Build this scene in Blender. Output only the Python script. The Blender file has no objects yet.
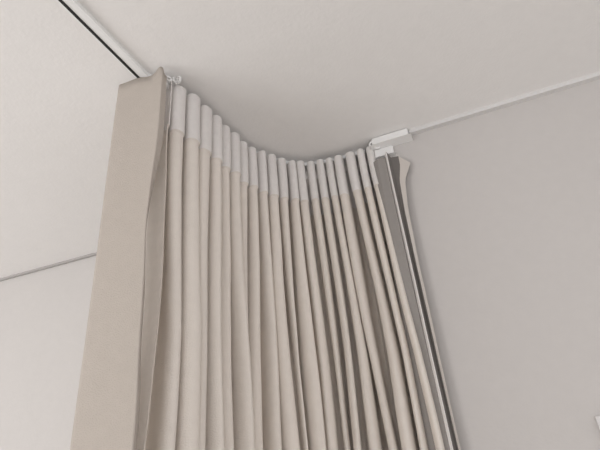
import bpy, math, random
from mathutils import Vector, Matrix, noise
random.seed(4)
H=2.5
sc=bpy.context.scene
sc.view_settings.view_transform='Standard'
cam=bpy.data.objects.new('camera',bpy.data.cameras.new('camera')); sc.collection.objects.link(cam)
M=Matrix(((0.99482,0.10161,0.0),(0.05168,-0.506,-0.86099),(-0.08748,0.85653,-0.50863))).to_4x4()
M.translation=Vector((0,0,1.6)); cam.matrix_world=M
cam.data.sensor_width=36; cam.data.lens=30; cam.data.clip_start=0.01
sc.camera=cam

def mat(name,col,rough=0.9,var=0.03,scale=6,bump=0.0,bscale=200,trans=0.0):
    m=bpy.data.materials.new(name); m.use_nodes=True; nt=m.node_tree; n=nt.nodes; l=nt.links
    b=n['Principled BSDF']; b.inputs['Roughness'].default_value=rough
    b.inputs['Specular IOR Level'].default_value=0.2
    tc=n.new('ShaderNodeTexCoord'); nz=n.new('ShaderNodeTexNoise'); nz.inputs['Scale'].default_value=scale; nz.inputs['Detail'].default_value=4
    l.new(tc.outputs['Object'],nz.inputs['Vector'])
    mx=n.new('ShaderNodeMix'); mx.data_type='RGBA'
    mx.inputs['A'].default_value=[c*(1-var) for c in col]+[1]; mx.inputs['B'].default_value=[min(1,c*(1+var)) for c in col]+[1]
    l.new(nz.outputs['Fac'],mx.inputs['Factor']); l.new(mx.outputs['Result'],b.inputs['Base Color'])
    if bump>0:
        n2=n.new('ShaderNodeTexNoise'); n2.inputs['Scale'].default_value=bscale; l.new(tc.outputs['Object'],n2.inputs['Vector'])
        bp=n.new('ShaderNodeBump'); bp.inputs['Strength'].default_value=bump; bp.inputs['Distance'].default_value=0.002
        l.new(n2.outputs['Fac'],bp.inputs['Height']); l.new(bp.outputs['Normal'],b.inputs['Normal'])
    if trans>0:
        tr=n.new('ShaderNodeBsdfTranslucent'); l.new(mx.outputs['Result'],tr.inputs['Color'])
        ms=n.new('ShaderNodeMixShader'); ms.inputs[0].default_value=trans
        l.new(b.outputs[0],ms.inputs[1]); l.new(tr.outputs[0],ms.inputs[2]); l.new(ms.outputs[0],n['Material Output'].inputs[0])
    return m
m_ceil=mat('ceiling_paint',(0.83,0.813,0.798),bump=0.25,bscale=120,var=0.025,scale=45)
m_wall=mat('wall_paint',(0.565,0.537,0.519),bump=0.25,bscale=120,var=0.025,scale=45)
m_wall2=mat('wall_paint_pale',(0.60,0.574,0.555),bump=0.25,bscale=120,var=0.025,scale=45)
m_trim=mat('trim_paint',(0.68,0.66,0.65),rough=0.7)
m_trim2=mat('trim_dark_paint',(0.42,0.40,0.39),rough=0.6)  # darker tone for the thin strip along the top of the back wall
m_floor=mat('floor_carpet',(0.60,0.565,0.53),rough=0.9,var=0.15,bump=0.4)
m_fab=mat('curtain_fabric',(0.85,0.785,0.72),bump=0.6,bscale=500,trans=0.10,scale=60,var=0.05)
m_head=mat('heading_tape',(0.90,0.865,0.84),bump=0.6,bscale=600,trans=0.15,scale=80,var=0.05)
m_lin_shade=mat('curtain_lining_shaded',(0.31,0.288,0.272),bump=0.3,bscale=500,scale=60,var=0.06)  # curtain cloth on its shaded side, the shade put into the colour
m_deep_shade=mat('curtain_lining_deep_shade',(0.18,0.165,0.155),bump=0.3,bscale=500,scale=40)  # deeper fold shade on the return edge, also held in the colour
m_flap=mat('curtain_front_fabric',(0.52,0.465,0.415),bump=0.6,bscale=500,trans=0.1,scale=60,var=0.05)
m_hem=mat('curtain_hem_fabric',(0.66,0.61,0.565),bump=0.5,bscale=500,trans=0.1,scale=40)
m_track=mat('white_aluminium',(0.86,0.86,0.85),rough=0.35,var=0.01)
m_slot=mat('track_slot_dark',(0.03,0.03,0.03),rough=0.6)
m_pl=mat('white_plastic',(0.85,0.84,0.83),rough=0.4,var=0.01)

def mesh(name,vs,fs,mats,mi=None,smooth=False,parent=None):
    me=bpy.data.meshes.new(name); me.from_pydata([tuple(v) for v in vs],[],fs)
    for m in mats: me.materials.append(m)
    if mi:
        for p,i in zip(me.polygons,mi): p.material_index=i
    if smooth:
        for p in me.polygons: p.use_smooth=True
    me.update()
    o=bpy.data.objects.new(name,me); sc.collection.objects.link(o)
    if parent: o.parent=parent
    return o
def slab(name,a,b,thick,z0,z1,m,side=1,parent=None,bev=0):
    a=Vector((a[0],a[1])); b=Vector((b[0],b[1])); d=(b-a).normalized(); n=Vector((-d.y,d.x))
    if n.dot((a+b)/2)<0: n=-n
    n=n*side
    q=[a,b,b+n*thick,a+n*thick]
    vs=[(p.x,p.y,z0) for p in q]+[(p.x,p.y,z1) for p in q]
    fs=[(0,1,2,3),(4,5,6,7),(0,1,5,4),(1,2,6,5),(2,3,7,6),(3,0,4,7)]
    o=mesh(name,vs,fs,[m],parent=parent)
    if bev:
        md=o.modifiers.new('b','BEVEL'); md.width=bev; md.segments=3
    return o
def box(name,x0,x1,y0,y1,z0,z1,m):
    vs=[(x,y,z) for z in (z0,z1) for x,y in ((x0,y0),(x1,y0),(x1,y1),(x0,y1))]
    return mesh(name,vs,[(3,2,1,0),(4,5,6,7),(0,1,5,4),(1,2,6,5),(2,3,7,6),(3,0,4,7)],[m])
box('ceiling',-4,4,-2.5,5,H,H+0.1,m_ceil)
box('floor',-4,4,-2.5,5,-0.1,0,m_floor)
r0=Vector((0.262,1.104,0)); dr=(Vector((0.792,0.934,0))-r0).normalized()
re=r0+dr*3.5
nr=Vector((-dr.y,dr.x,0)); nr=nr if nr.y>0 else -nr
slab('wall_right',r0,re,0.1,0,H,m_wall)
l0=Vector((-1.172,1.707,0)); dl=(Vector((-0.766,1.586,0))-l0).normalized()
ln=Vector((-dl.y,dl.x,0)); ln=ln if ln.y>0 else -ln
slab('wall_back',l0-dl*2.5,l0+dl*3.0,0.1,0,H,m_wall2)
slab('trim_1',r0+dr*0.07-nr*0.014,re-nr*0.014,0.014,H-0.012,H,m_trim)
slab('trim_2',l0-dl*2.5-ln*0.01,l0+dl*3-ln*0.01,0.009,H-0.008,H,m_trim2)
slab('wall_return',r0+nr*0.10,r0+nr*0.42,0.1,0,H,m_wall,side=1)

# ---- curtain: pleated panel ----
ZT=H-0.015
TIPS=[(-0.236,0.817),(-0.205,0.856),(-0.184,0.903),(-0.166,0.941),(-0.148,0.982),(-0.127,1.017),(-0.105,1.049),(-0.08,1.074),(-0.055,1.096),(-0.025,1.114),(0.002,1.128),(0.03,1.137),(0.059,1.137),(0.088,1.135),(0.116,1.13),(0.15,1.12),(0.184,1.110),(0.214,1.103)]
tp=[Vector((x,y,0)) for x,y in TIPS]; n=len(tp)
def ext(i):
    if i<0: return tp[0]+(tp[0]-tp[1])*(-i)
    if i>n-1: return tp[-1]+(tp[-1]-tp[-2])*(i-n+1)
    return tp[i]
def path(t):
    i=math.floor(t); f=t-i
    p0,p1,p2,p3=ext(i-1),ext(i),ext(i+1),ext(i+2)
    return 0.5*((2*p1)+(p2-p0)*f+(2*p0-5*p1+4*p2-p3)*f*f+(3*p1-p0-3*p2+p3)*f**3)
def tang(t):
    d=path(t+0.6)-path(t-0.6); d.z=0; return d.normalized()
def norm(t):
    T=tang(t); N=Vector((-T.y,T.x,0)); return N if N.dot(path(t))>0 else -N
curtain=bpy.data.objects.new('curtain',None); sc.collection.objects.link(curtain)
NF=20; Q=(n-1)/(NF-1)
S=30; t0=-0.95; t1=NF-0.5
cols=int((t1-t0)*S)
HD=0.135
zs=[0,0.003,0.008,0.02,0.04,0.07,0.10,HD-0.003,HD,HD+0.002,HD+0.006]+[0.155+(ZT-0.04-0.155)*k/70 for k in range(71)]
depthr=[random.uniform(0.85,1.1) for _ in range(NF+4)]
outs=[random.uniform(-0.010,0.010) for _ in range(NF+4)]
vs=[];fs=[];mi=[]
for dz in zs:
    for c in range(cols+1):
        t=t0+(t1-t0)*c/cols
        k=math.floor(t+0.5); fr=abs(t-k)*2
        ph=2*math.pi*t
        g=min(1,max(0,(dz-0.08)/0.5))
        tt=t+0.28*noise.noise(Vector((t*0.6,0,21)))
        a=tt+0.8*g*noise.noise(Vector((t*0.45,dz*0.7,3.1)))+0.7*g*noise.noise(Vector((t*1.0,dz*1.3,7)))
        a*=Q
        D=0.085*depthr[k+2]
        head=dz<=HD
        dep=D*(0.5-0.5*math.cos(ph))
        bk=(1-fr)
        b=(0.28 if head else 0.25)-0.06*g+0.12*noise.noise(Vector((k*1.7,dz*0.8,1)))*bk
        T=tang(a); N=norm(a); P=path(a)
        pitch=(path(a+0.5*Q)-path(a-0.5*Q)).length
        wob=0.03*g*noise.noise(Vector((t*0.8,dz*0.9,5)))+outs[k+2]*bk*(0.3+g)
        crs=0.002*noise.noise(Vector((t*2.2,dz*9,11)))
        p=P+T*(b*math.sin(2*ph)*pitch)+N*(dep+(0 if head else 0.0035)+wob+crs)
        # last folds spread a little towards the wall end, staying in front of it
        e=max(0,(t-(NF-7))/6)**1.5*g
        p.x+=0.012*e; p.y-=0.022*e
        p.z=ZT-dz
        if dz<0.05: p.z+=(0.006*noise.noise(Vector((k*3.3,0,0)))-0.002)*bk - 0.005*fr*fr
        if 0.1<dz<0.15: p.z+=0.012*noise.noise(Vector((k*2.1,9,0)))*bk
        vs.append(p)
W=cols+1
for r in range(len(zs)-1):
    for c in range(cols):
        fs.append((r*W+c,r*W+c+1,(r+1)*W+c+1,(r+1)*W+c)); mi.append(1 if zs[r+1]<=HD else 0)
mesh('pleated_panel',vs,fs,[m_fab,m_head],mi,True,curtain)

# ---- leading edge ----
fl=[(-0.362,0.797,0),(-0.369,0.782,0),(-0.323,0.773,0),(-0.292,0.766,0),(-0.265,0.760,0),(-0.258,0.772,0)]
us=[]
K=12
for i in range(len(fl)-1):
    for j in range(K): us.append((Vector(fl[i]).lerp(Vector(fl[i+1]),j/K),i+j/K))
us.append((Vector(fl[-1]),5.0))
rows=90; vs=[];fs=[];mi=[]
for r in range(rows+1):
    f=r/rows
    for p,u in us:
        zt=H-0.030+0.022*math.exp(-((u-3.75)/0.45)**2)+0.006*math.exp(-((u-2.0)/0.6)**2)-0.004*(u<0.9)
        z=zt+(0.05-zt)*f
        d=min(1,0.15+(H-z)*2.5)
        w=(max(0,u)/5)**3
        k1=0.018*d*w*noise.noise(Vector((1.3,z*5.5,2)))+0.003*d*noise.noise(Vector((u*0.5,z*2,8)))-0.012*d*w
        k2=0.006*d*w*noise.noise(Vector((u*0.4,z*3.5,12)))+0.002*d*math.sin(u*1.1+z*1.5)
        vs.append((p.x+k1,p.y+k2,z))
W=len(us)
for r in range(rows):
    for c in range(W-1):
        fs.append((r*W+c,r*W+c+1,(r+1)*W+c+1,(r+1)*W+c)); mi.append(1 if us[c][1]<0.98 else 0)
o=mesh('leading_edge',vs,fs,[m_flap,m_hem],mi,True,curtain)
s=o.modifiers.new('s','SOLIDIFY'); s.thickness=0.0018; s.offset=0

# ---- return edge ----
def lerp(a,b,t): return a+(b-a)*t
def outer(z):
    pts=[(2.5,0.318),(2.39,0.308),(2.34,0.284),(2.25,0.274),(2.1,0.269),(1.9,0.268),(0,0.268)]
    for (z1,v1),(z2,v2) in zip(pts,pts[1:]):
        if z<=z1 and z>=z2: return lerp(v2,v1,(z-z2)/(z1-z2))
    return 0.268
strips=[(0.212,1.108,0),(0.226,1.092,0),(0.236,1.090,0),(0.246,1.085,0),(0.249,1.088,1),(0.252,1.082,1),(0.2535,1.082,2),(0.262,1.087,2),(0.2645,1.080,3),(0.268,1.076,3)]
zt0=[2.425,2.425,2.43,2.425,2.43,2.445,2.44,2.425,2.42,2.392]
rows=80; vs=[];fs=[];mi=[]
for r in range(rows+1):
    f=(r/rows)**1.6
    for c,(x,y,m) in enumerate(strips):
        z=zt0[c]+(0.05-zt0[c])*f
        ex=(outer(z)-0.268)*max(0,(x-0.262)/0.006)
        vs.append((x+ex+0.003*noise.noise(Vector((c*0.5,z*2.5,3))),y+0.004*noise.noise(Vector((c*0.9,z*2.5,6))),z))
W=len(strips)
for r in range(rows):
    for c in range(W-1):
        fs.append((r*W+c,r*W+c+1,(r+1)*W+c+1,(r+1)*W+c)); mi.append(strips[c][2])
o=mesh('return_edge',vs,fs,[m_lin_shade,m_head,m_deep_shade,m_hem],mi,False,curtain)  # grey and dark strips carry painted fold shade, pale strip the lit edge
s=o.modifiers.new('s','SOLIDIFY'); s.thickness=0.0012; s.offset=0

# ---- track ----
def sweep(name,pts,w,h,ztop,m,parent=None,off=0):
    vs=[];fs=[]
    for i,p in enumerate(pts):
        a=pts[max(0,i-1)]; b=pts[min(len(pts)-1,i+1)]
        T=(b-a); T.z=0; T.normalize(); N=Vector((-T.y,T.x,0))
        for s,z in ((-1,0),(1,0),(1,-h),(-1,-h)):
            v=p+N*(s*w/2+off); vs.append((v.x,v.y,ztop+z))
    for i in range(len(pts)-1):
        for j in range(4): fs.append((i*4+j,i*4+(j+1)%4,(i+1)*4+(j+1)%4,(i+1)*4+j))
    fs.append((0,1,2,3)); k=(len(pts)-1)*4; fs.append((k+3,k+2,k+1,k))
    return mesh(name,vs,fs,[m],parent=parent)
trk=bpy.data.objects.new('curtain_track',None); sc.collection.objects.link(trk)
a=Vector((-0.400,0.586,0)); b=Vector((-0.320,0.786,0))
pts=[a+(a-b).normalized()*1.5]+[a.lerp(b,i/6) for i in range(7)]
for k in range(1,int(n*2)-2):
    t=k*0.5; pts.append(path(t)+norm(t)*0.045)
sweep('rail',pts,0.028,0.011,H,m_track,trk)
sweep('rail_slot',pts[:9],0.006,0.001,H-0.0112,m_slot,trk,off=0.006)
slab('end_bracket',r0-dr*0.035-nr*0.028,r0+dr*0.068-nr*0.028,0.026,H-0.030,H-0.001,m_pl,parent=trk,bev=0.006)
slab('end_bracket_plate',r0-dr*0.035-nr*0.010,r0+dr*0.018-nr*0.010,0.009,H-0.060,H-0.030,m_pl,parent=trk,bev=0.004)
def glider(i,x,y,z):
    bpy.ops.mesh.primitive_torus_add(location=(x,y,z),rotation=(math.radians(80),0,math.radians(40+30*i)),major_radius=0.007,minor_radius=0.0028,major_segments=20,minor_segments=10)
    o=bpy.context.object; o.name='glider_%d'%i; o.data.materials.append(m_pl); o.parent=trk
    for p in o.data.polygons: p.use_smooth=True
for i,(x,y,z) in enumerate([(-0.262,0.790,2.483),(-0.25,0.800,2.486),(-0.268,0.802,2.476),(-0.240,0.795,2.482),(0.222,1.092,2.480),(0.234,1.094,2.474)]): glider(i,x,y,z)

# ---- light switch on right wall ----
p=Vector((0.515,1.023,0))
sw=bpy.data.objects.new('light_switch',None); sc.collection.objects.link(sw)
slab('plate',p-nr*0.009,p+dr*0.086-nr*0.009,0.0088,1.635,1.721,m_trim,parent=sw,bev=0.002)
slab('rocker',p+dr*0.026-nr*0.013,p+dr*0.060-nr*0.013,0.005,1.653,1.703,m_trim,parent=sw,bev=0.0015)

sc.world=bpy.data.worlds.new('world'); sc.world.use_nodes=True
bg=sc.world.node_tree.nodes['Background']
bg.inputs[0].default_value=(0.99,0.985,0.995,1); bg.inputs[1].default_value=1.2
def area(name,loc,target,size,power,col=(1,1,1)):
    L=bpy.data.lights.new(name,'AREA'); L.size=size; L.energy=power; L.color=col
    o=bpy.data.objects.new(name,L); sc.collection.objects.link(o); o.location=loc
    o.rotation_euler=(Vector(target)-Vector(loc)).to_track_quat('-Z','Y').to_euler()
area('window_light',(-2.6,-0.6,1.2),(0,1.0,2.4),1.5,30,(1,0.99,0.98))
